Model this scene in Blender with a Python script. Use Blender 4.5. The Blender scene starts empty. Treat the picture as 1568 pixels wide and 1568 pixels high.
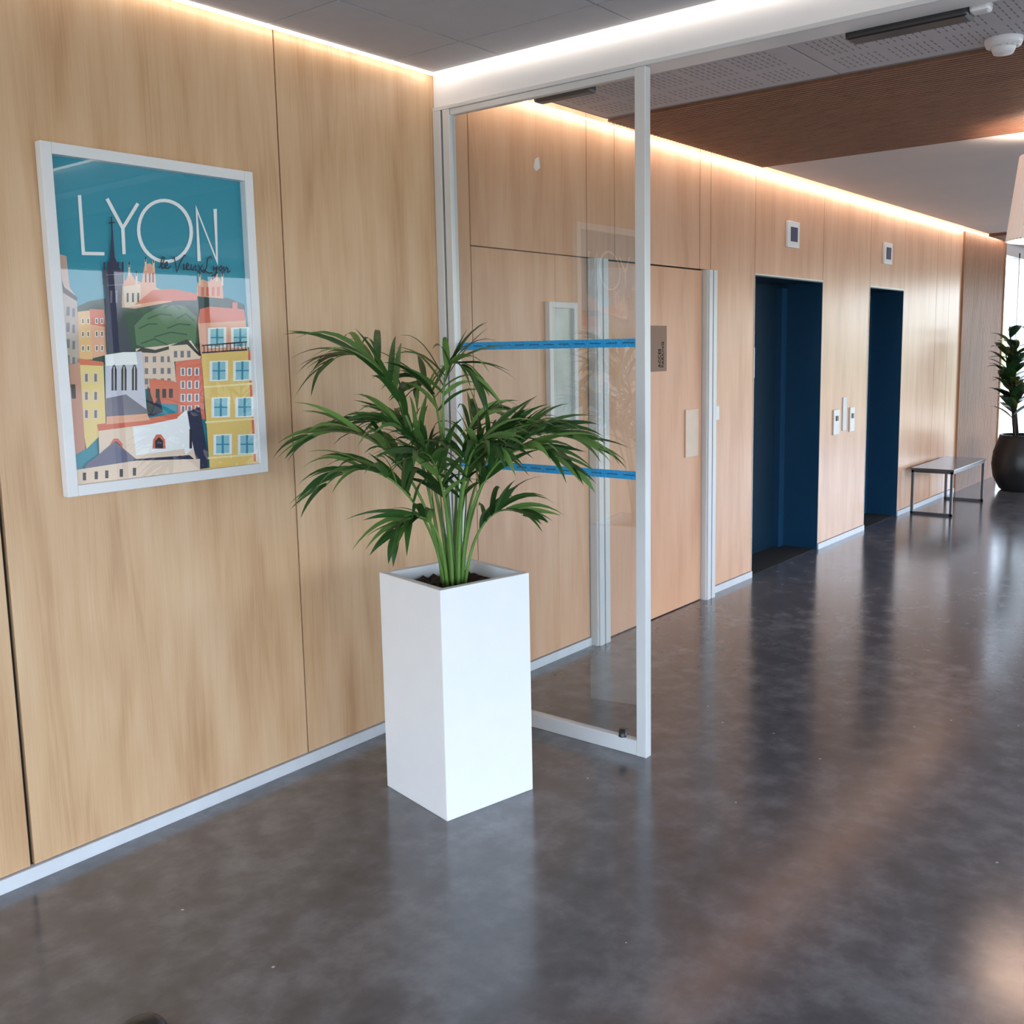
import bpy, bmesh, math, random
import numpy as np
from mathutils import Vector, Matrix
random.seed(7)
sc=bpy.context.scene
sc.view_settings.view_transform='Standard'
sc.view_settings.look='None'
H_CEIL=2.743
# ------------------------------------------------------------------ helpers
def lin(r,g,b):
    f=lambda c:(c/255/12.92) if c/255<=0.04045 else ((c/255+0.055)/1.055)**2.4
    return (f(r),f(g),f(b),1)
def newmat(name):
    m=bpy.data.materials.new(name); m.use_nodes=True
    nt=m.node_tree; return m,nt,nt.nodes['Principled BSDF']
def plain(name,col,rough=0.5,metal=0.0,var=0.04,scale=12,spec=0.5,coat=0):
    m,nt,b=newmat(name)
    n=nt.nodes.new('ShaderNodeTexNoise'); n.inputs['Scale'].default_value=scale; n.inputs['Detail'].default_value=4
    tc=nt.nodes.new('ShaderNodeTexCoord'); nt.links.new(tc.outputs['Object'],n.inputs['Vector'])
    r=nt.nodes.new('ShaderNodeValToRGB')
    r.color_ramp.elements[0].position=.3; r.color_ramp.elements[1].position=.7
    r.color_ramp.elements[0].color=tuple(c*(1-var) for c in col[:3])+(1,)
    r.color_ramp.elements[1].color=tuple(min(1,c*(1+var)) for c in col[:3])+(1,)
    nt.links.new(n.outputs['Fac'],r.inputs['Fac']); nt.links.new(r.outputs['Color'],b.inputs['Base Color'])
    b.inputs['Roughness'].default_value=rough; b.inputs['Metallic'].default_value=metal
    b.inputs['Specular IOR Level'].default_value=spec
    b.inputs['Coat Weight'].default_value=coat
    return m
def emis(name,col,s):
    m=bpy.data.materials.new(name); m.use_nodes=True; nt=m.node_tree
    nt.nodes.clear(); o=nt.nodes.new('ShaderNodeOutputMaterial'); e=nt.nodes.new('ShaderNodeEmission')
    e.inputs['Color'].default_value=col; e.inputs['Strength'].default_value=s
    nt.links.new(e.outputs[0],o.inputs[0]); return m
def wood(name,c1,c2,c3,rough=0.38,gz=0.35,gx=5.0):
    m,nt,b=newmat(name); N=nt.nodes.new; L=nt.links.new
    tc=N('ShaderNodeTexCoord'); geo=N('ShaderNodeNewGeometry')
    off=N('ShaderNodeVectorMath'); off.operation='SCALE'; off.inputs[0].default_value=(37,11,23)
    L(geo.outputs['Random Per Island'],off.inputs['Scale'])
    add=N('ShaderNodeVectorMath'); add.operation='ADD'; L(tc.outputs['Object'],add.inputs[0]); L(off.outputs[0],add.inputs[1])
    mp=N('ShaderNodeMapping'); mp.inputs['Scale'].default_value=(gx,gx,gz); L(add.outputs[0],mp.inputs['Vector'])
    n1=N('ShaderNodeTexNoise'); n1.inputs['Scale'].default_value=1.0; n1.inputs['Detail'].default_value=2; n1.inputs['Distortion'].default_value=.3
    L(mp.outputs[0],n1.inputs['Vector'])
    mul=N('ShaderNodeMath'); mul.operation='MULTIPLY'; mul.inputs[1].default_value=80; L(n1.outputs['Fac'],mul.inputs[0])
    sn=N('ShaderNodeMath'); sn.operation='SINE'; L(mul.outputs[0],sn.inputs[0])
    mp2=N('ShaderNodeMapping'); mp2.inputs['Scale'].default_value=(220,220,5.0); L(add.outputs[0],mp2.inputs['Vector'])
    n2=N('ShaderNodeTexNoise'); n2.inputs['Scale'].default_value=1; n2.inputs['Detail'].default_value=4; L(mp2.outputs[0],n2.inputs['Vector'])
    mp3=N('ShaderNodeMapping'); mp3.inputs['Scale'].default_value=(7,7,1.2); L(add.outputs[0],mp3.inputs['Vector'])
    n3=N('ShaderNodeTexNoise'); n3.inputs['Scale'].default_value=1.2; n3.inputs['Detail'].default_value=2; L(mp3.outputs[0],n3.inputs['Vector'])
    a=N('ShaderNodeMath'); a.operation='MULTIPLY_ADD'; a.inputs[1].default_value=.028; L(sn.outputs[0],a.inputs[0])
    s1=N('ShaderNodeMath'); s1.operation='MULTIPLY'; s1.inputs[1].default_value=.28; L(n2.outputs['Fac'],s1.inputs[0]); L(s1.outputs[0],a.inputs[2])
    a2=N('ShaderNodeMath'); a2.operation='MULTIPLY_ADD'; a2.inputs[1].default_value=.75; L(n3.outputs['Fac'],a2.inputs[0]); L(a.outputs[0],a2.inputs[2])
    r=N('ShaderNodeValToRGB'); cr=r.color_ramp
    cr.elements[0].position=.30; cr.elements[0].color=c1; cr.elements[1].position=.74; cr.elements[1].color=c3
    e=cr.elements.new(.50); e.color=c2
    L(a2.outputs[0],r.inputs['Fac']); L(r.outputs['Color'],b.inputs['Base Color'])
    b.inputs['Roughness'].default_value=rough
    return m
M={}
M['wood']=wood('oak_panel',lin(188,146,106),lin(208,169,129),lin(220,186,148),.33)
M['woodc']=wood('oak_panel_corridor',lin(200,152,120),lin(215,168,134),lin(224,183,151),.28)  # same oak, pinker: the corridor's warm light is put into the colour
M['wooddoor']=wood('oak_door',lin(204,150,114),lin(216,165,130),lin(222,174,138),.32)
M['slatwood']=wood('slat_wood',lin(142,100,76),lin(166,122,94),lin(176,132,104),.45)
M['slatceil']=wood('slat_ceiling_wood',lin(112,76,56),lin(130,90,66),lin(140,98,74),.55)
M['dark']=plain('dark_gap',(0.008,0.008,0.008),.8)
M['base']=plain('baseboard_grey',lin(210,213,216),.35)
M['white']=plain('white_lacquer',(.80,.80,.80),.32,var=.01)
M['planter']=plain('white_planter',(.84,.84,.84),.38,var=.01)
M['aluw']=plain('light_alu_frame',(.68,.69,.69),.3,metal=.1,var=.02,scale=3)
M['alug']=plain('grey_alu_groove',(.36,.36,.36),.4,metal=.1,var=.02,scale=3)
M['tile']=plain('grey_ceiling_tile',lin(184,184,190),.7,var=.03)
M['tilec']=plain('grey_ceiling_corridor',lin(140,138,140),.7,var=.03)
M['perf']=plain('perforated_tile',lin(188,186,190),.6,var=.03)
M['perfhole']=plain('perforation_shadow',lin(132,130,133),.8,var=.03)
M['plaster']=plain('white_plaster',lin(212,207,204),.75,var=.02,scale=3)
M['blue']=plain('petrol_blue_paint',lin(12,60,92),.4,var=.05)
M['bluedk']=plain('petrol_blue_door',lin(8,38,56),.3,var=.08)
M['black']=plain('black_plastic',(.015,.015,.017),.35)
M['bsteel']=plain('bench_steel',(.12,.12,.13),.35,metal=.6)
M['benchtop']=plain('bench_top',lin(92,84,80),.25,var=.1)
M['soil']=plain('soil',lin(52,34,28),.95,var=.6,scale=90)
M['bronze']=plain('bronze_sign',lin(132,96,72),.5)
M['tan']=plain('push_plate',lin(205,180,160),.3,metal=.2)
M['bluetape']=plain('blue_vinyl',lin(34,158,222),.45,var=.25,scale=120)
M['paper']=plain('paper_notice',(.75,.75,.74),.6)
M['plan']=plain('plan_print',lin(190,200,196),.15,var=.15,scale=6)
M['screen']=plain('indicator_screen',lin(70,66,100),.2)
M['led']=emis('led_warm',(1,.87,.77,1),8.5)
M['ledc']=emis('led_cove_corridor',(1,.84,.71,1),27)
m,nt,b=newmat('palm_leaf'); g=nt.nodes.new('ShaderNodeNewGeometry'); r=nt.nodes.new('ShaderNodeValToRGB')
r.color_ramp.elements[0].color=lin(30,64,26); r.color_ramp.elements[1].color=lin(116,150,76)
e=r.color_ramp.elements.new(.55); e.color=lin(58,98,42)
nt.links.new(g.outputs['Random Per Island'],r.inputs['Fac']); nt.links.new(r.outputs['Color'],b.inputs['Base Color'])
b.inputs['Roughness'].default_value=.36
M['leaf']=m
M['stem']=plain('palm_stem',lin(100,138,64),.4,var=.25,scale=6)
M['leafd']=plain('rubber_leaf',lin(40,72,38),.3,var=.4,scale=5)
M['leafy']=plain('rubber_leaf_yellow',lin(120,128,60),.3,var=.3,scale=5)
# floor
m,nt,b=newmat('polished_concrete'); N=nt.nodes.new; L=nt.links.new
tc=N('ShaderNodeTexCoord')
n1=N('ShaderNodeTexNoise'); n1.inputs['Scale'].default_value=1.6; n1.inputs['Detail'].default_value=6; n1.inputs['Roughness'].default_value=.6; L(tc.outputs['Object'],n1.inputs['Vector'])
n2=N('ShaderNodeTexNoise'); n2.inputs['Scale'].default_value=8; n2.inputs['Detail'].default_value=7; n2.inputs['Roughness'].default_value=.6; L(tc.outputs['Object'],n2.inputs['Vector'])
mx=N('ShaderNodeMath'); mx.operation='MULTIPLY_ADD'; mx.inputs[1].default_value=.6; L(n2.outputs['Fac'],mx.inputs[0])
h=N('ShaderNodeMath'); h.operation='MULTIPLY'; h.inputs[1].default_value=.4; L(n1.outputs['Fac'],h.inputs[0]); L(h.outputs[0],mx.inputs[2])
r=N('ShaderNodeValToRGB'); cr=r.color_ramp
cr.elements[0].position=.36; cr.elements[0].color=lin(78,78,81); cr.elements[1].position=.66; cr.elements[1].color=lin(118,119,123)
e=cr.elements.new(.5); e.color=lin(93,93,97); L(mx.outputs[0],r.inputs['Fac'])
v=N('ShaderNodeTexVoronoi'); v.inputs['Scale'].default_value=6; L(tc.outputs['Object'],v.inputs['Vector'])
lt=N('ShaderNodeMath'); lt.operation='LESS_THAN'; lt.inputs[1].default_value=.03; L(v.outputs['Distance'],lt.inputs[0])
mc=N('ShaderNodeMixRGB'); mc.inputs['Color2'].default_value=lin(180,180,178); L(lt.outputs[0],mc.inputs['Fac']); L(r.outputs['Color'],mc.inputs['Color1'])
L(mc.outputs[0],b.inputs['Base Color'])
rr=N('ShaderNodeMapRange'); rr.inputs['To Min'].default_value=.13; rr.inputs['To Max'].default_value=.22; L(n2.outputs['Fac'],rr.inputs['Value']); L(rr.outputs[0],b.inputs['Roughness'])
b.inputs['IOR'].default_value=1.72
M['floor']=m
def glassmat(name,tint,base=.08,mx_=.92):
    m=bpy.data.materials.new(name); m.use_nodes=True; nt=m.node_tree; nt.nodes.clear(); N=nt.nodes.new; L=nt.links.new
    o=N('ShaderNodeOutputMaterial'); t=N('ShaderNodeBsdfTransparent'); t.inputs[0].default_value=tint
    g=N('ShaderNodeBsdfGlossy'); g.inputs['Roughness'].default_value=0.0
    lw=N('ShaderNodeLayerWeight'); lw.inputs['Blend'].default_value=.5
    p=N('ShaderNodeMath'); p.operation='POWER'; p.inputs[1].default_value=5; L(lw.outputs['Facing'],p.inputs[0])
    ma=N('ShaderNodeMath'); ma.operation='MULTIPLY_ADD'; ma.inputs[1].default_value=mx_; ma.inputs[2].default_value=base; L(p.outputs[0],ma.inputs[0])
    mi=N('ShaderNodeMixShader'); L(ma.outputs[0],mi.inputs[0]); L(t.outputs[0],mi.inputs[1]); L(g.outputs[0],mi.inputs[2]); L(mi.outputs[0],o.inputs[0])
    return m
M['glass']=glassmat('clear_glass',(.86,.88,.86,1),.20)
M['pglass']=glassmat('picture_glass',(1,1,1,1),.04,.5)

class MB:
    def __init__(s,name): s.name=name; s.bm=bmesh.new(); s.mats=[]
    def mi(s,m):
        if m not in s.mats: s.mats.append(m)
        return s.mats.index(m)
    def box(s,x0,x1,y0,y1,z0,z1,m):
        i=s.mi(m); vs=[s.bm.verts.new(c) for c in [(x0,y0,z0),(x1,y0,z0),(x1,y1,z0),(x0,y1,z0),(x0,y0,z1),(x1,y0,z1),(x1,y1,z1),(x0,y1,z1)]]
        for f in [(0,3,2,1),(4,5,6,7),(0,1,5,4),(1,2,6,5),(2,3,7,6),(3,0,4,7)]:
            fc=s.bm.faces.new([vs[k] for k in f]); fc.material_index=i
        return vs
    def poly(s,pts,m):
        fc=s.bm.faces.new([s.bm.verts.new(p) for p in pts]); fc.material_index=s.mi(m); return fc
    def tube(s,pts,rads,m,n=8,cap=True):
        i=s.mi(m); rings=[]; prev=None
        pts=[Vector(p) for p in pts]
        for k,p in enumerate(pts):
            t=(pts[min(k+1,len(pts)-1)]-pts[max(k-1,0)]).normalized()
            a=Vector((1,0,0)) if abs(t.x)<.8 else Vector((0,1,0))
            if prev is not None: a=prev
            u=(a-t*a.dot(t)).normalized(); w=t.cross(u); prev=u
            rings.append([s.bm.verts.new(p+(u*math.cos(2*math.pi*j/n)+w*math.sin(2*math.pi*j/n))*rads[k]) for j in range(n)])
        for k in range(len(rings)-1):
            for j in range(n):
                f=s.bm.faces.new([rings[k][j],rings[k][(j+1)%n],rings[k+1][(j+1)%n],rings[k+1][j]]); f.material_index=i; f.smooth=True
        if cap:
            for rg in (rings[0][::-1],rings[-1]):
                f=s.bm.faces.new(rg); f.material_index=i
    def lathe(s,c,prof,m,n=48,smooth=True,pleat=0):
        i=s.mi(m); rings=[]
        for (r,z) in prof:
            rings.append([s.bm.verts.new((c[0]+(r+(pleat if j%2 else 0))*math.cos(2*math.pi*j/n),c[1]+(r+(pleat if j%2 else 0))*math.sin(2*math.pi*j/n),c[2]+z)) for j in range(n)])
        for k in range(len(rings)-1):
            for j in range(n):
                f=s.bm.faces.new([rings[k][j],rings[k][(j+1)%n],rings[k+1][(j+1)%n],rings[k+1][j]]); f.material_index=i; f.smooth=smooth
    def done(s,parent=None,bevel=0,loc=None,rotz=0,recalc=True):
        if recalc: bmesh.ops.recalc_face_normals(s.bm,faces=s.bm.faces)
        me=bpy.data.meshes.new(s.name); s.bm.to_mesh(me); s.bm.free()
        for m in s.mats: me.materials.append(m)
        o=bpy.data.objects.new(s.name,me); sc.collection.objects.link(o)
        if bevel:
            b=o.modifiers.new('bevel','BEVEL'); b.width=bevel; b.segments=2; b.limit_method='ANGLE'
        if loc: o.location=loc
        o.rotation_euler[2]=rotz
        if parent: o.parent=parent
        return o
def empty(name,loc=(0,0,0)):
    o=bpy.data.objects.new(name,None); o.location=loc; sc.collection.objects.link(o); return o
def text(name,body,size,m,loc,rot,parent=None,shear=0,ext=0.0005,align='LEFT'):
    cu=bpy.data.curves.new(name,'FONT'); cu.body=body; cu.size=size; cu.shear=shear; cu.extrude=ext; cu.align_x=align
    o=bpy.data.objects.new(name,cu); sc.collection.objects.link(o); cu.materials.append(m)
    o.location=loc; o.rotation_euler=rot
    if parent: o.parent=parent
    return o
# ------------------------------------------------------------------ room shell
XB,XE,YR=-3.6,15.6,-7.6
f=MB('floor'); f.box(XB,XE+.2,YR-.2,.6,-.1,0,M['floor']); f.done()
TOP=2.96
w=MB('wall_left')
PY=.018
def panel(x0,x1,z0,z1,m=None,g=.003):
    w.box(x0+g,x1-g,0,PY,z0,z1,M[m or ('wood' if x1<3.3 else 'woodc')])
for (a,b,z0,z1) in [(XB,6.32,0,TOP),(6.32,7.49,2.07,TOP),(7.49,8.50,0,TOP),(8.50,9.37,2.07,TOP),(9.37,12.9,0,TOP),(12.9,15.2,2.66,TOP),(15.2,XE,0,TOP),(12.9,15.2,0,.12)]:
    w.box(a,b,PY,.12,z0,z1,M['dark'])
BZ=.048
for a,b in [(XB,-1.91),(-1.91,-.83),(-.83,.25),(.25,1.327),(1.327,2.41),(2.41,3.24)]:
    panel(a+(.004 if a==1.327 else 0),b-(.004 if b==1.327 else 0),BZ,TOP)
panel(3.24,3.45,BZ,TOP)
panel(3.45,4.36,BZ,2.06); panel(3.45,4.36,2.066,TOP)
panel(4.36,4.62,2.066,TOP); panel(4.62,5.56,2.066,TOP)
panel(5.56,5.70,2.066,TOP); panel(5.70,6.32,BZ,TOP)
panel(6.32,7.49,2.075,TOP); panel(7.49,8.50,BZ,TOP); panel(8.50,9.37,2.075,TOP)
panel(9.37,10.35,BZ,TOP); panel(10.35,10.78,BZ,TOP); panel(10.78,11.2,BZ,TOP)
w.box(15.2,XE,0,PY,0,TOP,M['plaster']); w.box(12.9,15.2,0,PY,2.66,TOP,M['plaster']); w.box(12.9,15.2,0,PY,0,.12,M['plaster'])
w.done()
s=MB('trim_ribbed_cladding')
s.box(11.2,12.86,.0,PY,0,TOP,M['slatwood'])
x=11.215
while x<12.84:
    s.box(x,x+.022,-.02,.0,0,2.73,M['slatwood']); x+=.036
s.box(12.86,12.9,-.03,.12,0,2.73,M['slatwood'])
s.done()
b=MB('baseboard_left')
for a,c in [(XB,3.235),(3.36,4.36),(5.73,6.32),(7.49,8.50),(9.37,11.2)]:
    b.box(a,c,-.010,PY,0,BZ-.004,M['base'])
b.done()
def elevator(name,x0,x1,d=.33):
    e=MB(name); t=.03
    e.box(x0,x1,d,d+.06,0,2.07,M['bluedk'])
    e.box((x0+x1)/2-.004,(x0+x1)/2+.004,d-.006,d,0,2.03,M['dark'])
    e.box(x0-t,x0,0.121,d+.06,0,2.10,M['blue']); e.box(x0+.001,x0+.006,0.0,d,0,2.065,M['blue'])
    e.box(x1,x1+t,0.121,d+.06,0,2.10,M['blue']); e.box(x1-.006,x1-.001,0.0,d,0,2.065,M['blue'])
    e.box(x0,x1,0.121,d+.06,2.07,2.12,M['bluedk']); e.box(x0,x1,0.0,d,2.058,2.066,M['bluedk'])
    e.box(x1-.10,x1-.006,d-.05,d,0,2.03,M['blue']); e.box(x0+.006,x0+.10,d-.05,d,0,2.03,M['blue'])
    e.box(x0,x1,-.004,.010,2.066,2.075,M['aluw'])
    e.box(x0-.003,x0+.001,-.004,.010,0,2.07,M['aluw'])
    e.box(x0,x1,.02,d,0.001,.004,M['dark'])
    return e.done()
elevator('door_2',6.32,7.49); elevator('door_3',8.50,9.37)
n=MB('paper_notice'); n.box(6.74,6.90,.268,.279,1.36,1.58,M['paper']); n.box(6.76,6.88,.279,.329,1.40,1.54,M['black']); n.done()
dr=empty('door_1')
d=MB('door_leaf'); d.box(4.49,5.57,-.012,PY-.002,.006,2.055,M['wooddoor']); d.done(dr)
d=MB('jambs')
for x0 in (4.362,5.575):
    d.box(x0,x0+.125,-.045,.0,0,2.06,M['aluw'])
    d.box(x0+.012,x0+.055,-.055,-.045,0,2.06,M['aluw']); d.box(x0+.068,x0+.112,-.055,-.045,0,2.06,M['aluw'])
    d.box(x0+.055,x0+.068,-.0458,-.045,0,2.06,M['alug'])
d.done(dr)
d=MB('push_plate'); d.box(5.36,5.52,-.02,-.012,.93,1.22,M['tan']); d.done(dr)
d=MB('wall_switch'); d.box(5.76,5.81,-.012,0,1.13,1.22,M['white']); d.done(bevel=.003)
sg=empty('door_sign')
d=MB('plate'); d.box(4.95,5.13,-.022,-.0125,1.46,1.72,M['bronze']); d.done(sg)
text('label','ACCES\nPARKING',.036,M['dark'],(5.06,-.0235,1.48),(math.radians(90),math.radians(-90),0),sg)
ep=empty('framed_evacuation_plan')  # white frame around a pale panel, content unknown
d=MB('frame'); a0,a1,b0,b1=3.99,4.23,1.19,1.83
d.box(a0,a0+.03,-.03,-.001,b0,b1,M['white']); d.box(a1-.03,a1,-.03,-.001,b0,b1,M['white']); d.box(a0+.03,a1-.03,-.03,-.001,b0,b0+.03,M['white']); d.box(a0+.03,a1-.03,-.03,-.001,b1-.03,b1,M['white']); d.done(ep,bevel=.002)
d=MB('print'); d.box(a0+.03,a1-.03,-.012,-.001,b0+.03,b1-.03,M['plan']); d.done(ep)
def indic(name,x,z=2.30,s=.20):
    e=empty(name,(x,0,z))
    d=MB('frame'); d.box(-s/2,s/2,-.02,0,-.09,.09,M['white']); d.done(e,bevel=.004)
    d=MB('screen'); d.box(-.055,.055,-.024,-.02,-.05,.05,M['screen']); d.done(e)
indic('elevator_indicator',6.90,2.37); indic('elevator_indicator.001',8.88,2.36)
e=empty('elevator_call_panel')
d=MB('plates'); d.box(7.75,7.87,-.012,0,.88,1.08,M['aluw']); d.box(8.10,8.20,-.012,0,.88,1.08,M['aluw']); d.box(7.95,8.03,-.008,0,.9,1.17,M['base']); d.done(e,bevel=.003)
d=MB('buttons')
for x in (7.81,8.15):
    d.box(x-.02,x+.02,-.018,-.012,.99,1.03,M['black'])
d.done(e)
wn=MB('window_1')
for x in (12.9,13.65,14.4,15.14): wn.box(x,x+.06,.0,.10,.12,2.66,M['aluw'])
for z in (.12,2.60): wn.box(12.9,15.2,.0,.10,z,z+.06,M['aluw'])
wn.done()
w=MB('wall_end'); w.box(XE,XE+.2,YR,-5.4,0,TOP,M['plaster']); w.box(XE,XE+.2,-.8,.3,0,TOP,M['plaster']); w.box(XE,XE+.2,-5.4,-.8,2.5,TOP,M['plaster']); w.done()
wn=MB('window_2')
for y in (-5.4,-4.25,-3.1,-1.95,-.86): wn.box(XE,XE+.1,y,y+.06,0,2.5,M['aluw'])
wn.box(XE,XE+.1,-5.4,-.8,0,.08,M['aluw']); wn.box(XE,XE+.1,-5.4,-.8,2.44,2.5,M['aluw']); wn.done()
w=MB('wall_right'); w.box(XB,XE,YR-.2,YR,2.55,TOP,M['plaster']); w.box(3.0,4.2,YR-.2,YR,0,2.55,M['plaster']); w.done()
wn=MB('window_3')
x=XB
while x<XE:
    if not (3.0<=x<4.2): wn.box(x,x+.07,YR-.12,YR,0,2.55,M['aluw'])
    x+=1.2
wn.box(XB,3.0,YR-.12,YR,0,.1,M['aluw']); wn.box(4.2,XE,YR-.12,YR,0,.1,M['aluw']); wn.done()
w=MB('wall_back'); w.box(XB-.2,XB,YR,.2,2.55,TOP,M['plaster']); w.box(XB-.2,XB,YR,-6.4,0,2.55,M['plaster']); w.done()
wn=MB('window_4')
for y in (-6.4,-5.3,-4.2,-3.1,-2.0,-.9,.0): wn.box(XB-.12,XB,y,y+.07,0,2.55,M['aluw'])
wn.box(XB-.12,XB,-6.4,.07,0,.1,M['aluw']); wn.box(XB-.12,XB,-6.4,.07,1.1,1.16,M['aluw']); wn.done()
# ------------------------------------------------------------------ ceiling
ce=empty('ceiling')
c=MB('grey_tiles'); HZ=H_CEIL
xs=[3.195]+[2.955-.6*k for k in range(0,12)]; ys=[-.04,-.41]+[-1.02-.6*k for k in range(0,12)]
for i in range(len(xs)-1):
    for j in range(len(ys)-1):
        if xs[i+1]<XB-.5 or ys[j+1]<YR-.5: continue
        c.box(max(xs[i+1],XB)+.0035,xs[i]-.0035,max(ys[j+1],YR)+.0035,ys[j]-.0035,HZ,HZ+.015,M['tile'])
c.box(XB,3.24,YR,-.03,HZ+.02,HZ+.06,M['dark'])
c.done(ce)
c=MB('perforated_strip'); 
yy=-.10
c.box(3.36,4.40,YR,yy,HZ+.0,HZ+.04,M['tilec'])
for k in range(12):
    y1=-.12-k*1.2; 
    if y1-1.2<YR: break
    c.box(3.80,4.36,y1-1.19,y1,HZ-.003,HZ,M['perf'])
    if k<3:
        for q in range(40):
            for r_ in range(10):
                if q%8==7 or r_==5: continue
                xx=3.84+r_*.048; y_=y1-.06-q*.027
                c.box(xx,xx+.030,y_-.005,y_,HZ-.0035,HZ-.003,M['perfhole'])
c.done(ce)
c=MB('slatted_band')
c.box(4.40,6.20,YR,yy,HZ+.01,HZ+.05,M['slatceil'])
x=4.41
while x<6.19:
    c.box(x,x+.022,YR,yy,HZ-.012,HZ+.01,M['slatceil']); x+=.034
c.done(ce)
c=MB('plaster_field'); c.box(6.20,11.8,YR,yy,HZ,HZ+.05,M['plaster']); c.box(11.8,XE,YR,yy,HZ-.03,HZ+.05,M['slatceil']); c.done(ce)
c=MB('slab'); c.box(XB-.2,XE+.2,YR-.2,.3,TOP,TOP+.1,M['plaster']); c.done(ce)
l=MB('trim_led_front'); l.box(XB,3.215,-.038,-.024,HZ-.006,HZ+.004,M['led']); l.box(3.202,3.216,YR,-.038,HZ-.006,HZ+.004,M['led'])
l.box(XB,3.24,-.020,0,HZ+.004,HZ+.02,M['white']); l.done()
l=MB('trim_led_corridor'); l.box(3.40,12.8,yy,yy+.008,HZ+.015,HZ+.035,M['ledc']); l.done()
# ------------------------------------------------------------------ glass partition
HB=2.602
p=empty('glass_partition')
d=MB('header_beam'); d.box(3.235,3.36,YR,-.001,HB,HZ+.01,M['white']); d.box(3.225,3.235,YR,-.001,HB-.004,HB+.012,M['aluw']); d.box(3.36,3.40,YR,-.001,HB+.06,TOP,M['white']); d.done(p,bevel=.002)
d=MB('frame')
d.box(3.225,3.265,-.045,-.001,0,HB-.004,M['aluw'])
d.box(3.235,3.255,-.056,-.045,0,HB-.004,M['black'])
d.box(3.225,3.265,-.095,-.056,0,HB-.004,M['aluw'])
d.box(3.226,3.264,-1.045,-1.0,0,HB-.004,M['aluw'])
d.box(3.228,3.262,-1.0,-.095,0,.062,M['aluw'])
d.box(3.232,3.258,-1.0,-.095,HB-.03,HB-.004,M['aluw'])
d.done(p,bevel=.003)
d=MB('glass_pane'); d.poly([(3.245,-1.0,.06),(3.245,-.095,.06),(3.245,-.095,HB-.03),(3.245,-1.0,HB-.03)],M['glass']); d.done(p,recalc=False)
d=MB('safety_band')
for z in (1.618,1.115):
    d.box(3.2418,3.2435,-.998,-.098,z-.017,z+.015,M['bluetape'])
    y=-.11
    while y>-.97:
        d.box(3.2410,3.2418,y-.05,y,z-.002,z+.001,M['blue']); y-=.075
d.done(p)
d=MB('sticker'); d.poly([(3.2425,-.555,2.305),(3.2425,-.535,2.295),(3.2425,-.522,2.31),(3.2425,-.53,2.34),(3.2425,-.548,2.348)],M['paper']); d.done(p,recalc=False)
d=MB('floor_latch'); d.lathe((3.235,-.93,.062),[(.0,.03),(.014,.03),(.016,.0)],M['black'],20); d.done(p)
s_=MB('door_sensor'); s_.box(3.361,3.45,-2.10,-1.72,HB-.02,HB+.03,M['black']); s_.box(3.37,3.42,-2.16,-2.10,HB-.014,HB+.02,M['aluw']); s_.done(bevel=.01)
s_=MB('door_sensor.001'); s_.box(3.405,3.46,-.68,-.40,HB+.0,HB+.05,M['black']); s_.done(bevel=.01)
s_=MB('smoke_detector'); s_.lathe((4.30,-1.98,HZ-.0035),[(0,-.055),(.035,-.055),(.042,-.04),(.045,-.03),(.062,-.028),(.068,-.012),(.068,0)],M['white'],32)
for k in range(12):
    a=k*math.pi/6; s_.box(4.30+.05*math.cos(a)-.004,4.30+.05*math.cos(a)+.004,-1.98+.05*math.sin(a)-.004,-1.98+.05*math.sin(a)+.004,HZ-.0375,HZ-.03,M['aluw'])
s_.done()
# ------------------------------------------------------------------ pendant lamp
pl=empty('pendant_lamp',(6.15,-1.875,0))
m,nt,b=newmat('pleated_shade'); b.inputs['Base Color'].default_value=lin(240,226,218); b.inputs['Roughness'].default_value=.8
b.inputs['Emission Color'].default_value=(1,.84,.76,1); b.inputs['Emission Strength'].default_value=.3
d=MB('shade'); d.lathe((0,0,0),[(.275,2.135),(.225,2.585)],m,120,False,pleat=.007); d.lathe((0,0,0),[(.275,2.135),(.278,2.143)],M['white'],60); d.done(pl,recalc=False)
d=MB('cord'); d.tube([(0,0,2.36),(0,0,HZ)],[.004,.004],M['black'],8); d.lathe((0,0,0),[(0,2.30),(.03,2.31),(.045,2.35),(.03,2.39),(.0,2.40)],emis('bulb',(1,.8,.6,1),12),24); d.done(pl)
L_=bpy.data.lights.new('lamp_light','POINT'); L_.energy=34; L_.color=(1,.84,.70); L_.shadow_soft_size=.05
o=bpy.data.objects.new('lamp_light',L_); o.location=(0,0,2.45); sc.collection.objects.link(o); o.parent=pl
# ------------------------------------------------------------------ bench
bn=empty('bench')
d=MB('top'); d.box(9.57,10.70,-.44,-.05,.415,.435,M['benchtop']); d.done(bn,bevel=.003)
d=MB('frame'); t=.022
for x in (9.58,10.66):
    for y in (-.43,-.08): d.box(x,x+t,y,y+t,0,.415,M['bsteel'])
    d.box(x,x+t,-.43,-.06,0,t,M['bsteel']); d.box(x,x+t,-.43,-.06,.393,.415,M['bsteel'])
for y in (-.43,-.08): d.box(9.58,10.68,y,y+t,.393,.415,M['bsteel'])
d.done(bn)
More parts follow.
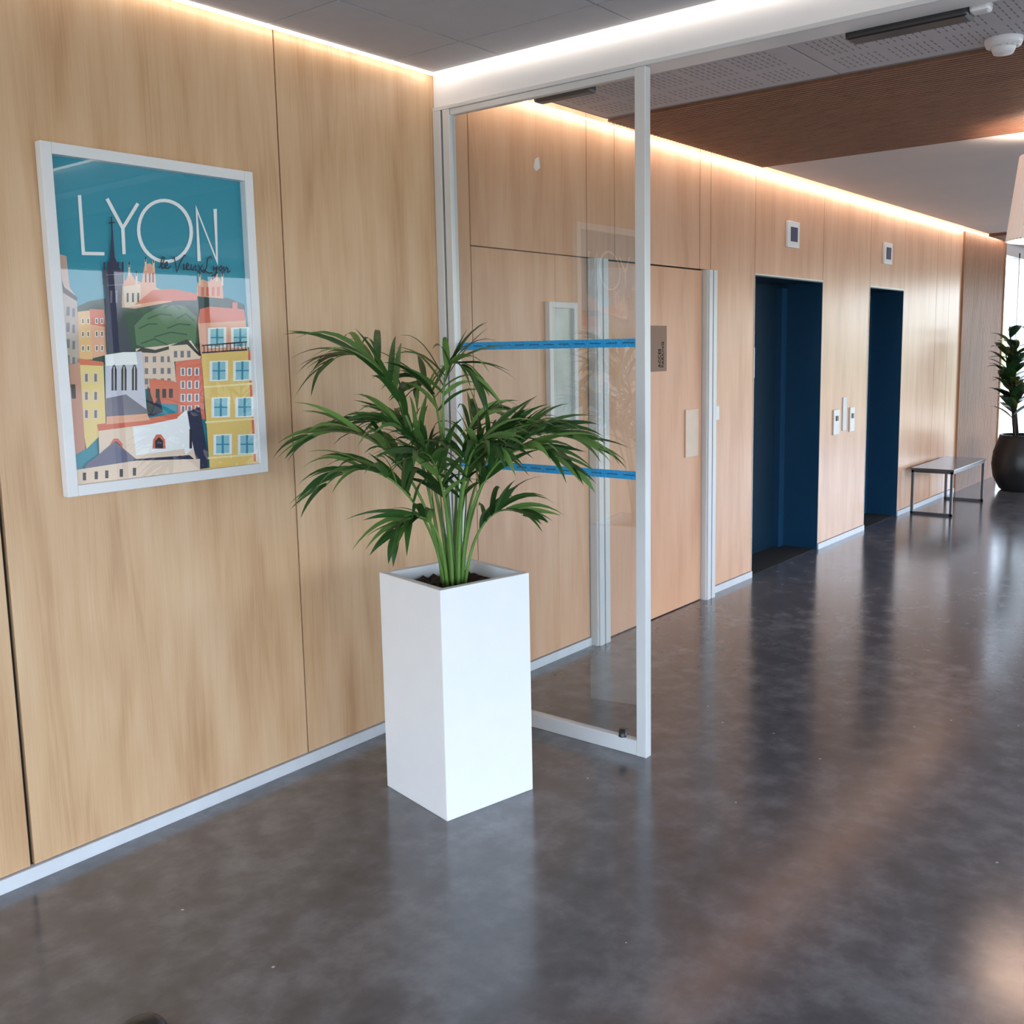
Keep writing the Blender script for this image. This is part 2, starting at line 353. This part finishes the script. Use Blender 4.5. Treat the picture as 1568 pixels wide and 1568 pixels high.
# ------------------------------------------------------------------ far potted plant
fp=empty('potted_rubber_plant',(11.70,-.54,0))
d=MB('pot'); d.lathe((0,0,0),[(0,0),(.17,0),(.20,.02),(.265,.15),(.285,.28),(.27,.42),(.225,.56),(.215,.60),(.20,.60),(.20,.55),(0,.55)],M['black'],48); d.done(fp)
d=MB('foliage'); random.seed(5)
def bigleaf(mb,base,dr_,L,W,m):
    dr_=Vector(dr_).normalized(); side=dr_.cross(Vector((0,0,1)));
    if side.length<.1: side=Vector((1,0,0))
    side.normalize(); i=mb.mi(m); prev=None; p=Vector(base); n=7
    for k in range(n+1):
        t=k/n; ww=W*math.sin(math.pi*min(1,t*.93+.03))**.8*(1-.3*t)
        dd=(dr_+Vector((0,0,-.8*t*t))).normalized(); 
        row=[mb.bm.verts.new(p-side*ww+Vector((0,0,.2*ww))),mb.bm.verts.new(p),mb.bm.verts.new(p+side*ww+Vector((0,0,.2*ww)))]
        if prev:
            for a in (0,1):
                f=mb.bm.faces.new([prev[a],prev[a+1],row[a+1],row[a]]); f.material_index=i; f.smooth=True
        prev=row; p=p+dd*(L/n)
for st in range(4):
    bx,by=random.uniform(-.08,.08),random.uniform(-.08,.08); tx,ty=bx+random.uniform(-.14,.12),by+random.uniform(-.02,.16); hh=[1.75,1.5,1.3,1.6][st]
    d.tube([(bx,by,.54),((bx+tx)/2,(by+ty)/2,(hh+.54)/2),(tx,ty,hh)],[.014,.011,.006],M['soil'],6)
    for k in range(14):
        t=.3+.7*k/14; a=k*2.4+st; z=.54+(hh-.54)*t; x=bx+(tx-bx)*t; y=by+(ty-by)*t
        Lf=random.uniform(.26,.38)
        if math.sin(a)>.5: Lf=min(Lf,.28)
        bigleaf(d,(x,y,z),(math.cos(a),math.sin(a),random.uniform(.3,1.0)),Lf,random.uniform(.05,.08),M['leafy'] if random.random()<.2 else M['leafd'])
d.done(fp,recalc=False)
# ------------------------------------------------------------------ planter + palm
ang=math.radians(-12); S=.385; PT=.812
u=Vector((math.cos(ang),math.sin(ang),0)); v_=Vector((-math.sin(ang),math.cos(ang),0))
pc=Vector((2.37,-.775,0))+u*S/2+v_*S/2
pp=empty('potted_palm',pc)
d=MB('planter_box'); h=S/2; t=.028
i=d.mi(M['planter'])
def ring(r,z): return [d.bm.verts.new((a*r,b_*r,z)) for a,b_ in [(-1,-1),(1,-1),(1,1),(-1,1)]]
rs=[ring(h,0),ring(h,PT),ring(h-t,PT),ring(h-t,PT-.035),ring(h-t,PT-.08)]
for a,c in zip(rs,rs[1:]):
    for k in range(4):
        f=d.bm.faces.new([a[k],a[(k+1)%4],c[(k+1)%4],c[k]]); f.material_index=i
f=d.bm.faces.new(rs[0][::-1]); f.material_index=i; f=d.bm.faces.new(rs[-1]); f.material_index=i
d.done(pp,bevel=.003,rotz=ang)
d=MB('soil'); rng=14; sz=h-t-.001; g=[[d.bm.verts.new((-sz+2*sz*a/rng,-sz+2*sz*b_/rng,PT-.045+random.uniform(-.006,.012))) for b_ in range(rng+1)] for a in range(rng+1)]
k_=d.mi(M['soil'])
for a in range(rng):
    for b_ in range(rng):
        f=d.bm.faces.new([g[a][b_],g[a+1][b_],g[a+1][b_+1],g[a][b_+1]]); f.material_index=k_
d.done(pp,rotz=ang)
IR=Vector((.622,-.783,0)); TC=Vector((-.783,-.622,0))
def W3(l,z,dp): return IR*l+TC*dp+Vector((0,0,z))
fr=MB('palm_fronds'); li=fr.mi(M['leaf']); random.seed(23)
def leaflet(base,dirv,L,W,droop):
    p=Vector(base); dv=Vector(dirv).normalized(); n=7; prev=None
    side=dv.cross(Vector((0,0,1))); side=side.normalized() if side.length>.05 else Vector((1,0,0))
    tw=random.uniform(-1.0,1.0); up=side.cross(dv).normalized()
    side=(side*math.cos(tw)+up*math.sin(tw)).normalized()
    for k in range(n+1):
        t=k/n; ww=W*(math.sin(math.pi*(t*.9+.1)))**.7*(1-.6*t) if t<1 else .0003
        row=[fr.bm.verts.new(p-side*ww+up*.25*ww),fr.bm.verts.new(p-up*.1*ww),fr.bm.verts.new(p+side*ww+up*.25*ww)]
        if prev:
            for a in (0,1):
                f=fr.bm.faces.new([prev[a],prev[a+1],row[a+1],row[a]]); f.material_index=li; f.smooth=True
        prev=row
        dd=(dv+Vector((0,0,-droop*(t+.5/n)**1.4))).normalized(); p=p+dd*(L/n)
def frond(P1,P2,P3,b0=(0,0),t0=.5,n=15,Lm=.24,W=.012,droop=.9,cone=.72):
    P0=W3(b0[0],.76,b0[1]); P=[P0]+[W3(*q) for q in (P1,P2,P3)]
    bz=lambda t:P[0]*(1-t)**3+P[1]*3*t*(1-t)**2+P[2]*3*t*t*(1-t)+P[3]*t**3
    pts=[bz(k/22) for k in range(23)]; fr.tube(pts,[.0055*(1-k/22)**.8+.0012 for k in range(23)],M['stem'],6)
    for k in range(n):
        t=t0+(1-t0)*(k/(n-1)); q=bz(t); tg=(bz(min(1,t+.02))-bz(max(0,t-.02))).normalized()
        sd=tg.cross(Vector((0,0,1))); sd=sd.normalized() if sd.length>.1 else IR.copy()
        nn=sd.cross(tg)
        s=(t-t0)/(1-t0); L=1.2*Lm*(.62+.38*math.sin(math.pi*min(1,s*1.1+.15)))*random.uniform(.8,1.15)
        if s>.9: L*=.8
        for sgn in (-1,1):
            ca=cone*(1-.5*s)+random.uniform(-.2,.2)
            dv=tg*math.cos(ca)+sd*sgn*math.sin(ca)+nn*random.uniform(-.05,.45)
            leaflet(q+tg*random.uniform(-.012,.012),dv,L,1.2*W*random.uniform(.75,1.2),droop*random.uniform(.4,1.6))
frond((-.08,1.30,0),(-.22,1.72,0),(-.44,1.56,-.08),(-.03,.02),.46,14,.25,.013)
frond((-.02,1.30,.0),(-.06,1.72,.05),(.10,1.50,.12),(0,.02),.54,13,.22)
frond((-.02,1.25,-.05),(-.05,1.62,-.1),(-.14,1.46,-.22),(.0,-.03),.55,10,.2)
frond((-.05,1.15,.05),(-.25,1.40,.1),(-.45,1.32,.12),(-.04,.0),.42,14,.25,.013)
frond((-.04,1.05,.1),(-.22,1.32,.2),(-.38,1.18,.28),(-.03,.04),.42,13,.25,.013)
frond((-.02,.98,.1),(-.07,1.14,.2),(-.17,1.0,.30),(-.02,.05),.55,10,.2,.015)
frond((.05,1.12,.0),(.2,1.44,.05),(.50,1.26,.06),(.03,.0),.36,20,.25)
frond((.04,1.15,.05),(.22,1.38,.15),(.40,1.22,.25),(.03,.03),.42,15,.24)
frond((.03,1.1,-.05),(.15,1.38,-.15),(.36,1.30,-.28),(.03,-.03),.45,14,.22)
frond((.06,.92,.05),(.12,1.10,.08),(.25,1.04,.12),(.04,.02),.52,9,.2,.014)
frond((0,1.05,.1),(-.02,1.35,.22),(-.10,1.26,.34),(0,.05),.45,12,.22)
frond((.03,1.15,.08),(.08,1.38,.2),(.18,1.28,.30),(.02,.05),.45,12,.22)
frond((0,1.15,-.05),(.05,1.45,-.15),(.16,1.36,-.32),(.0,-.04),.48,12,.2)
frond((-.05,1.15,-.05),(-.12,1.42,-.15),(-.28,1.34,-.26),(-.02,-.04),.48,12,.2)
frond((-.03,1.1,.0),(-.10,1.38,.0),(-.28,1.36,.03),(-.01,.0),.45,12,.22)
frond((.02,1.1,.0),(.08,1.32,.02),(.26,1.34,.10),(.01,.0),.48,12,.2)
frond((-.01,1.05,.02),(-.02,1.22,.06),(-.10,1.30,.12),(-.01,.02),.45,10,.18,.013)
frond((.02,1.05,.02),(.04,1.22,.06),(.10,1.28,.14),(.01,.02),.45,10,.18,.013)
for k in range(8):
    a=random.uniform(0,6.28); r0=random.uniform(.01,.04)
    fr.tube([W3(r0*math.cos(a),.76,r0*math.sin(a)),W3(r0*1.4*math.cos(a),.95,r0*1.4*math.sin(a)),W3(r0*1.8*math.cos(a),1.12,r0*1.8*math.sin(a))],[.005,.004,.0015],M['stem'],6)
fr.done(pp,recalc=False)
# ------------------------------------------------------------------ framed poster
po=empty('framed_poster')
PX0,PX1,PZ0,PZ1=1.515,2.265,1.175,2.232; fw=.034
d=MB('frame')
d.box(PX0,PX0+fw,-.034,-.001,PZ0,PZ1,M['white']); d.box(PX1-fw,PX1,-.034,-.001,PZ0,PZ1,M['white'])
d.box(PX0+fw,PX1-fw,-.034,-.001,PZ0,PZ0+fw,M['white']); d.box(PX0+fw,PX1-fw,-.034,-.001,PZ1-fw,PZ1,M['white']); d.done(po,bevel=.002)
ax0,ax1,az0,az1=PX0+fw,PX1-fw,PZ0+fw,PZ1-fw
# the artwork outline data was digitised from a skewed scan; rectify scan -> sheet coordinates
src=[(72,235),(365,281),(388,713),(112,745)]; dst=[(0,0),(1,0),(1,1),(0,1)]
A=[];B=[]
for (x,y),(U,V) in zip(src,dst):
    A.append([x,y,1,0,0,0,-U*x,-U*y]); B.append(U); A.append([0,0,0,x,y,1,-V*x,-V*y]); B.append(V)
hh=np.linalg.solve(np.array(A,float),np.array(B,float))
def sheet(x,y,k):
    wq=hh[6]*x+hh[7]*y+1; U=(hh[0]*x+hh[1]*y+hh[2])/wq; V=(hh[3]*x+hh[4]*y+hh[5])/wq
    U=min(1,max(0,U)); V=min(1,max(0,V))
    return (ax0+U*(ax1-ax0),-.004-k*.00004,az1-V*(az1-az0))
art=MB('artwork'); cm={}; layer=[0]
def col(c):
    if c not in cm: cm[c]=plain('ink_%d_%d_%d'%c,lin(*c),.6,var=.0)
    return cm[c]
def P(c,*pts):
    layer[0]+=1; f=art.poly([sheet(x,y,layer[0]) for x,y in pts],col(c))
def R_(c,x0,y0,x1,y1,sk=0): P(c,(x0,y0),(x1,y0+sk),(x1,y1+sk),(x0,y1))
def line(c,pts,wd):
    # mitred ribbon: adjoining quads share edges, nothing overlaps
    layer[0]+=1; n=len(pts); closed=(abs(pts[0][0]-pts[-1][0])<.01 and abs(pts[0][1]-pts[-1][1])<.01 and n>10)
    nor=[]
    for (x0,y0),(x1,y1) in zip(pts,pts[1:]):
        dx,dy=x1-x0,y1-y0; l=math.hypot(dx,dy) or 1; nor.append((-dy/l,dx/l))
    off=[]
    for k in range(n):
        a=nor[k-1] if k>0 else (nor[-1] if closed else nor[0]); b_=nor[k] if k<n-1 else (nor[0] if closed else nor[-1])
        mxn,myn=a[0]+b_[0],a[1]+b_[1]; l=math.hypot(mxn,myn)
        if l<.3: mxn,myn=b_; l=1
        mxn/=l; myn/=l; cs=max(.38,mxn*b_[0]+myn*b_[1]); off.append((mxn*wd/2/cs,myn*wd/2/cs))
    for k in range(n-1):
        (x0,y0),(x1,y1)=pts[k],pts[k+1]; o0,o1=off[k],off[k+1]
        art.poly([sheet(a,b_,layer[0]) for a,b_ in [(x0+o0[0],y0+o0[1]),(x1+o1[0],y1+o1[1]),(x1-o1[0],y1-o1[1]),(x0-o0[0],y0-o0[1])]],col(c))
TEAL=(34,146,168); CREAM=(238,214,190); WH=(246,248,246); NAVY=(40,44,74); RED=(222,112,84); PEACH=(238,176,146); YEL=(236,202,120); GRN=(30,66,62); GR2=(78,118,84); DK=(40,36,52); LB=(150,205,215); GREY=(120,116,132)
P(TEAL,(72,235),(365,281),(388,713),(112,745))
P((40,150,170),(80,400),(373,420),(388,713),(112,745))
P(GRN,(118,470),(135,462),(158,458),(200,470),(240,464),(262,452),(296,455),(330,456),(350,460),(372,470),(376,560),(205,560),(122,560))
P(GR2,(205,500),(222,482),(250,468),(280,470),(300,488),(298,530),(262,545),(208,530))
for a,b_ in [((212,505),(240,498)),((225,490),(262,485)),((255,505),(290,500)),((235,518),(285,515)),((215,528),(255,530)),((250,474),(275,476)),((270,490),(296,494))]: line(GRN,[a,((a[0]+b_[0])/2,a[1]-7),b_],2)
P(PEACH,(186,472),(186,432),(192,430),(198,416),(206,430),(216,434),(220,408),(228,404),(236,410),(238,442),(262,452),(262,464),(206,474))
P(CREAM,(188,440),(214,436),(215,470),(190,472))
P(RED,(232,446),(262,444),(300,452),(300,462),(240,463),(205,468))
P(PEACH,(300,456),(300,436),(308,430),(318,434),(324,426),(334,428),(338,436),(340,460))
for x,y in ((188,430),(197,418),(208,432),(222,410),(234,412),(304,434),(330,428),(338,434)): line(CREAM,[(x,y+6),(x,y-12)],3); line(DK,[(x,y-8),(x,y-16)],1.5)
for x in (193,201,209): R_(DK,x,450,x+3,464)
for x in (221,227,232): R_(DK,x,420,x+2,434)
for x in (306,314,322,330): R_(RED,x,442,x+4,456)
T=5.2
line(WH,[(121,298),(127,388),(159,389)],T)
line(WH,[(163,304),(187,350),(189,390)],T); line(WH,[(210,312),(187,350)],T)
line(WH,[(251+40*math.sin(k*math.pi/18),355-47*math.cos(k*math.pi/18)+2.5*math.sin(k*math.pi/18)) for k in range(37)],T)
line(WH,[(303,402),(299,322),(330,403),(327,322)],T)
P((214,178,160),(89,388),(101,392),(106,440),(116,455),(118,560),(104,560),(96,440))
P(DK,(88,412),(98,440),(118,456),(117,462),(94,447))
P((196,178,168),(94,450),(117,462),(122,560),(103,570))
for yy_ in (470,495,520,545): R_(GREY,101,yy_,106,yy_+14); R_(GREY,110,yy_+3,114,yy_+16)
P((240,190,130),(118,478),(138,476),(141,552),(121,552)); P(RED,(136,474),(158,475),(162,505),(138,500)); P(PEACH,(138,498),(160,502),(162,545),(141,550))
for yy_ in (488,508,530):
    for x in (124,132,145,153): R_(WH,x,yy_,x+4,yy_+9); R_(DK,x+1,yy_+1,x+3,yy_+8)
P((232,206,186),(206,536),(262,530),(268,590),(210,600)); P(DK,(206,541),(215,534),(236,538),(262,531),(262,536),(236,543))
for x in (220,232,244,254):
    for yy_ in (548,566,582): R_(GREY,x,yy_,x+5,yy_+9)
P(CREAM,(256,530),(290,524),(305,548),(304,556),(258,556)); P(DK,(258,532),(284,522),(306,548),(302,548),(284,530)); 
for x in (264,274,284): R_(GREY,x,540,x+5,550)
P((232,120,98),(266,556),(306,552),(311,645),(271,645))
for x in (274,284,295):
    for yy_ in (566,586,606,624): R_(WH,x,yy_,x+7,yy_+12); R_(GREY,x+1.5,yy_+1,x+5.5,yy_+11)
P(RED,(226,582),(262,586),(270,590),(271,622),(230,620)); 
for x in (236,246,256): R_(DK,x,598,x+6,612)
P(DK,(224,592),(238,635),(222,640))
P(PEACH,(300,496),(372,490),(376,545),(304,545)); P(RED,(303,476),(318,472),(370,477),(372,494),(300,498)); R_(RED,352,466,360,480)
P((240,206,120),(305,545),(378,540),(386,700),(388,716),(318,724)); line(RED,[(378,540),(387,712)],5)
for ry in (520,571,627,684):
    for cx in (329+(ry-520)*.05,364+(ry-520)*.06):
        P(WH,(cx-14,ry-15),(cx+14,ry-16),(cx+14,ry+15),(cx-14,ry+16)); P(LB,(cx-10,ry-13),(cx+10,ry-14),(cx+10,ry+13),(cx-10,ry+14))
        P((60,140,170),(cx-1.5,ry-14),(cx+1.5,ry-14),(cx+1.5,ry+14),(cx-1.5,ry+14)); P((60,140,170),(cx-10,ry-1),(cx+10,ry-1),(cx+10,ry+1),(cx-10,ry+1))
line(DK,[(306,532),(374,527)],2); line(DK,[(306,543),(374,539)],2)
for k in range(12): line(DK,[(309+k*5.7,532-k*.4),(309+k*5.7,543-k*.3)],1)
for yy_ in (548,602,657): line((250,232,170),[(308+(yy_-548)*.05,yy_+48),(384,yy_+43)],3)
P((240,214,140),(120,556),(156,560),(160,660),(130,690),(122,640)); P(RED,(118,550),(156,556),(157,562),(120,560))
for x in (126,140): 
    for yy_ in (572,600,628): R_(CREAM,x,yy_,x+8,yy_+16); R_(GREY,x+2,yy_+2,x+6,yy_+14)
P((206,150,130),(104,560),(120,556),(128,690),(110,700)); P(DK,(106,590),(113,590),(114,612),(108,612))
P((206,206,218),(158,545),(214,540),(222,636),(160,640))
P(WH,(158,545),(186,541),(205,541),(208,560),(160,562))
for x in (172,187,203):
    R_(DK,x-4,568,x+4,600); P(DK,(x-4,568),(x-2,562),(x,560),(x+2,562),(x+4,568)); line(WH,[(x,563),(x,600)],1)
P(GREY,(160,612),(190,606),(222,630),(224,640),(160,640))
P(NAVY,(168,352),(170,352),(173,395),(179,410),(185,418),(185,436),(183,470),(191,500),(199,540),(161,541),(159,500),(160,470),(157,436),(157,418),(163,410),(166,395))
for x in (157,164,178,185): line(NAVY,[(x,436),(x,402)],2.8)
line(NAVY,[(168,332),(169,358)],2); line(NAVY,[(164,342),(173,341)],2)
line(GREY,[(160,422),(184,421)],1.2); line(GREY,[(161,438),(184,437)],1.2)
for x in (166,174): R_(GREY,x,446,x+3,465)
P(CREAM,(148,660),(200,648),(284,636),(300,680),(300,712),(150,716)); P(WH,(200,655),(268,642),(282,690),(205,700))
P(RED,(146,652),(228,642),(284,632),(286,640),(228,652),(148,662)); P(NAVY,(228,640),(240,606),(246,634)); P(PEACH,(160,640),(222,636),(226,646),(160,652))
for x,yy_ in ((175,690),(240,684)): P(RED,(x-10,yy_+6),(x-9,yy_-8),(x-4,yy_-16),(x+3,yy_-16),(x+9,yy_-8),(x+10,yy_+6)); P(DK,(x-6,yy_+6),(x-6,yy_-6),(x,yy_-12),(x+6,yy_-6),(x+6,yy_+6))
P(NAVY,(283,634),(302,626),(314,700),(314,724),(300,722),(290,680)); P(WH,(268,642),(282,630),(292,690),(280,700)); R_(DK,286,660,290,690)
P(GREY,(128,716),(172,678),(206,706),(206,712),(168,692),(130,724)); P((108,108,134),(130,712),(172,682),(204,708),(130,722))
P(NAVY,(200,706),(286,700),(300,712),(206,716))
P(CREAM,(112,722),(206,708),(302,706),(302,724),(206,734),(114,745)); 
for x in (124,142,158,180,200): R_(DK,x,726-(x-124)*.09,x+5,738-(x-124)*.09)
P((240,206,120),(300,722),(388,710),(388,716),(302,726))
for s in [[(240,412),(246,404),(248,396),(245,395),(243,404),(244,413),(248,412)],[(248,411),(253,407),(252,403),(249,405),(249,412),(254,413),(258,409)],
 [(260,399),(263,396),(267,418),(272,404),(278,393),(281,394)],[(277,406),(277,415),(280,414)],[(280,413),(285,408),(283,405),(281,408),(282,415),(287,415)],
 [(289,407),(288,414),(291,416),(295,408),(295,416),(298,416)],[(299,408),(305,418)],[(306,408),(298,420)],
 [(320,399),(318,395),(313,400),(312,412),(308,420),(305,418),(308,416),(315,421),(321,420)],[(322,410),(323,416),(328,411)],[(328,411),(325,426),(321,430),(320,426),(329,420)],
 [(331,413),(334,410),(336,414),(333,418),(330,415),(331,413)],[(338,411),(338,419),(342,412),(344,414),(344,420),(348,418)]]:
    line((28,32,60),s,1.7)
art.done(po,recalc=False)
d=MB('picture_glass'); d.poly([(ax0,-.030,az0),(ax1,-.030,az0),(ax1,-.030,az1),(ax0,-.030,az1)],M['pglass']); d.done(po,recalc=False)
d=MB('door_stop'); d.lathe((1.13,-.94,0),[(.056,0),(.056,.018),(.048,.032),(.03,.042),(0,.045)],M['black'],32); d.done()  # unidentified small black object on the floor, built as a low dome
# ------------------------------------------------------------------ world daylight
wd=bpy.data.worlds.new('daylight'); sc.world=wd; wd.use_nodes=True; nt=wd.node_tree; N=nt.nodes.new; L=nt.links.new
bg=nt.nodes['Background']; tc=N('ShaderNodeTexCoord'); sp=N('ShaderNodeSeparateXYZ'); L(tc.outputs['Generated'],sp.inputs[0])
nz=N('ShaderNodeTexNoise'); nz.inputs['Scale'].default_value=9; nz.inputs['Detail'].default_value=6; L(tc.outputs['Generated'],nz.inputs['Vector'])
ad=N('ShaderNodeMath'); ad.operation='MULTIPLY_ADD'; ad.inputs[1].default_value=-.22; L(nz.outputs['Fac'],ad.inputs[0]); L(sp.outputs['Z'],ad.inputs[2])
r=N('ShaderNodeValToRGB'); cr=r.color_ramp; 
cr.elements[0].position=0; cr.elements[0].color=(.28,.29,.31,1)
cr.elements[1].position=.5; cr.elements[1].color=(.74,.89,1.1,1)
mr=N('ShaderNodeMapRange'); mr.inputs['From Min'].default_value=-.5; mr.inputs['From Max'].default_value=.5; L(ad.outputs[0],mr.inputs['Value']); L(mr.outputs[0],r.inputs['Fac'])
for pz,c in ((.33,(.32,.33,.34,1)),(.36,(.10,.14,.08,1)),(.41,(.14,.20,.11,1)),(.44,(.88,.97,1.08,1))):
    e=cr.elements.new(pz); e.color=c
L(r.outputs['Color'],bg.inputs['Color']); bg.inputs['Strength'].default_value=8.4
# ------------------------------------------------------------------ camera
cam=bpy.data.cameras.new('camera'); co=bpy.data.objects.new('camera',cam); sc.collection.objects.link(co); sc.camera=co
a,Pt,rl=.67131,.13581,-.018297
F=Vector((math.cos(Pt)*math.cos(a),math.cos(Pt)*math.sin(a),-math.sin(Pt))); Rv=Vector((math.sin(a),-math.cos(a),0)); U=Rv.cross(F)
R2=Rv*math.cos(rl)+U*math.sin(rl); U2=-Rv*math.sin(rl)+U*math.cos(rl)
co.matrix_world=Matrix(((R2.x,U2.x,-F.x,0),(R2.y,U2.y,-F.y,-3.0216),(R2.z,U2.z,-F.z,1.6),(0,0,0,1)))
cam.sensor_width=36; cam.lens=36*1536.3/1568; cam.shift_x=-(802.75-784)/1568; cam.shift_y=(744.9-784)/1568
cam.clip_start=.05
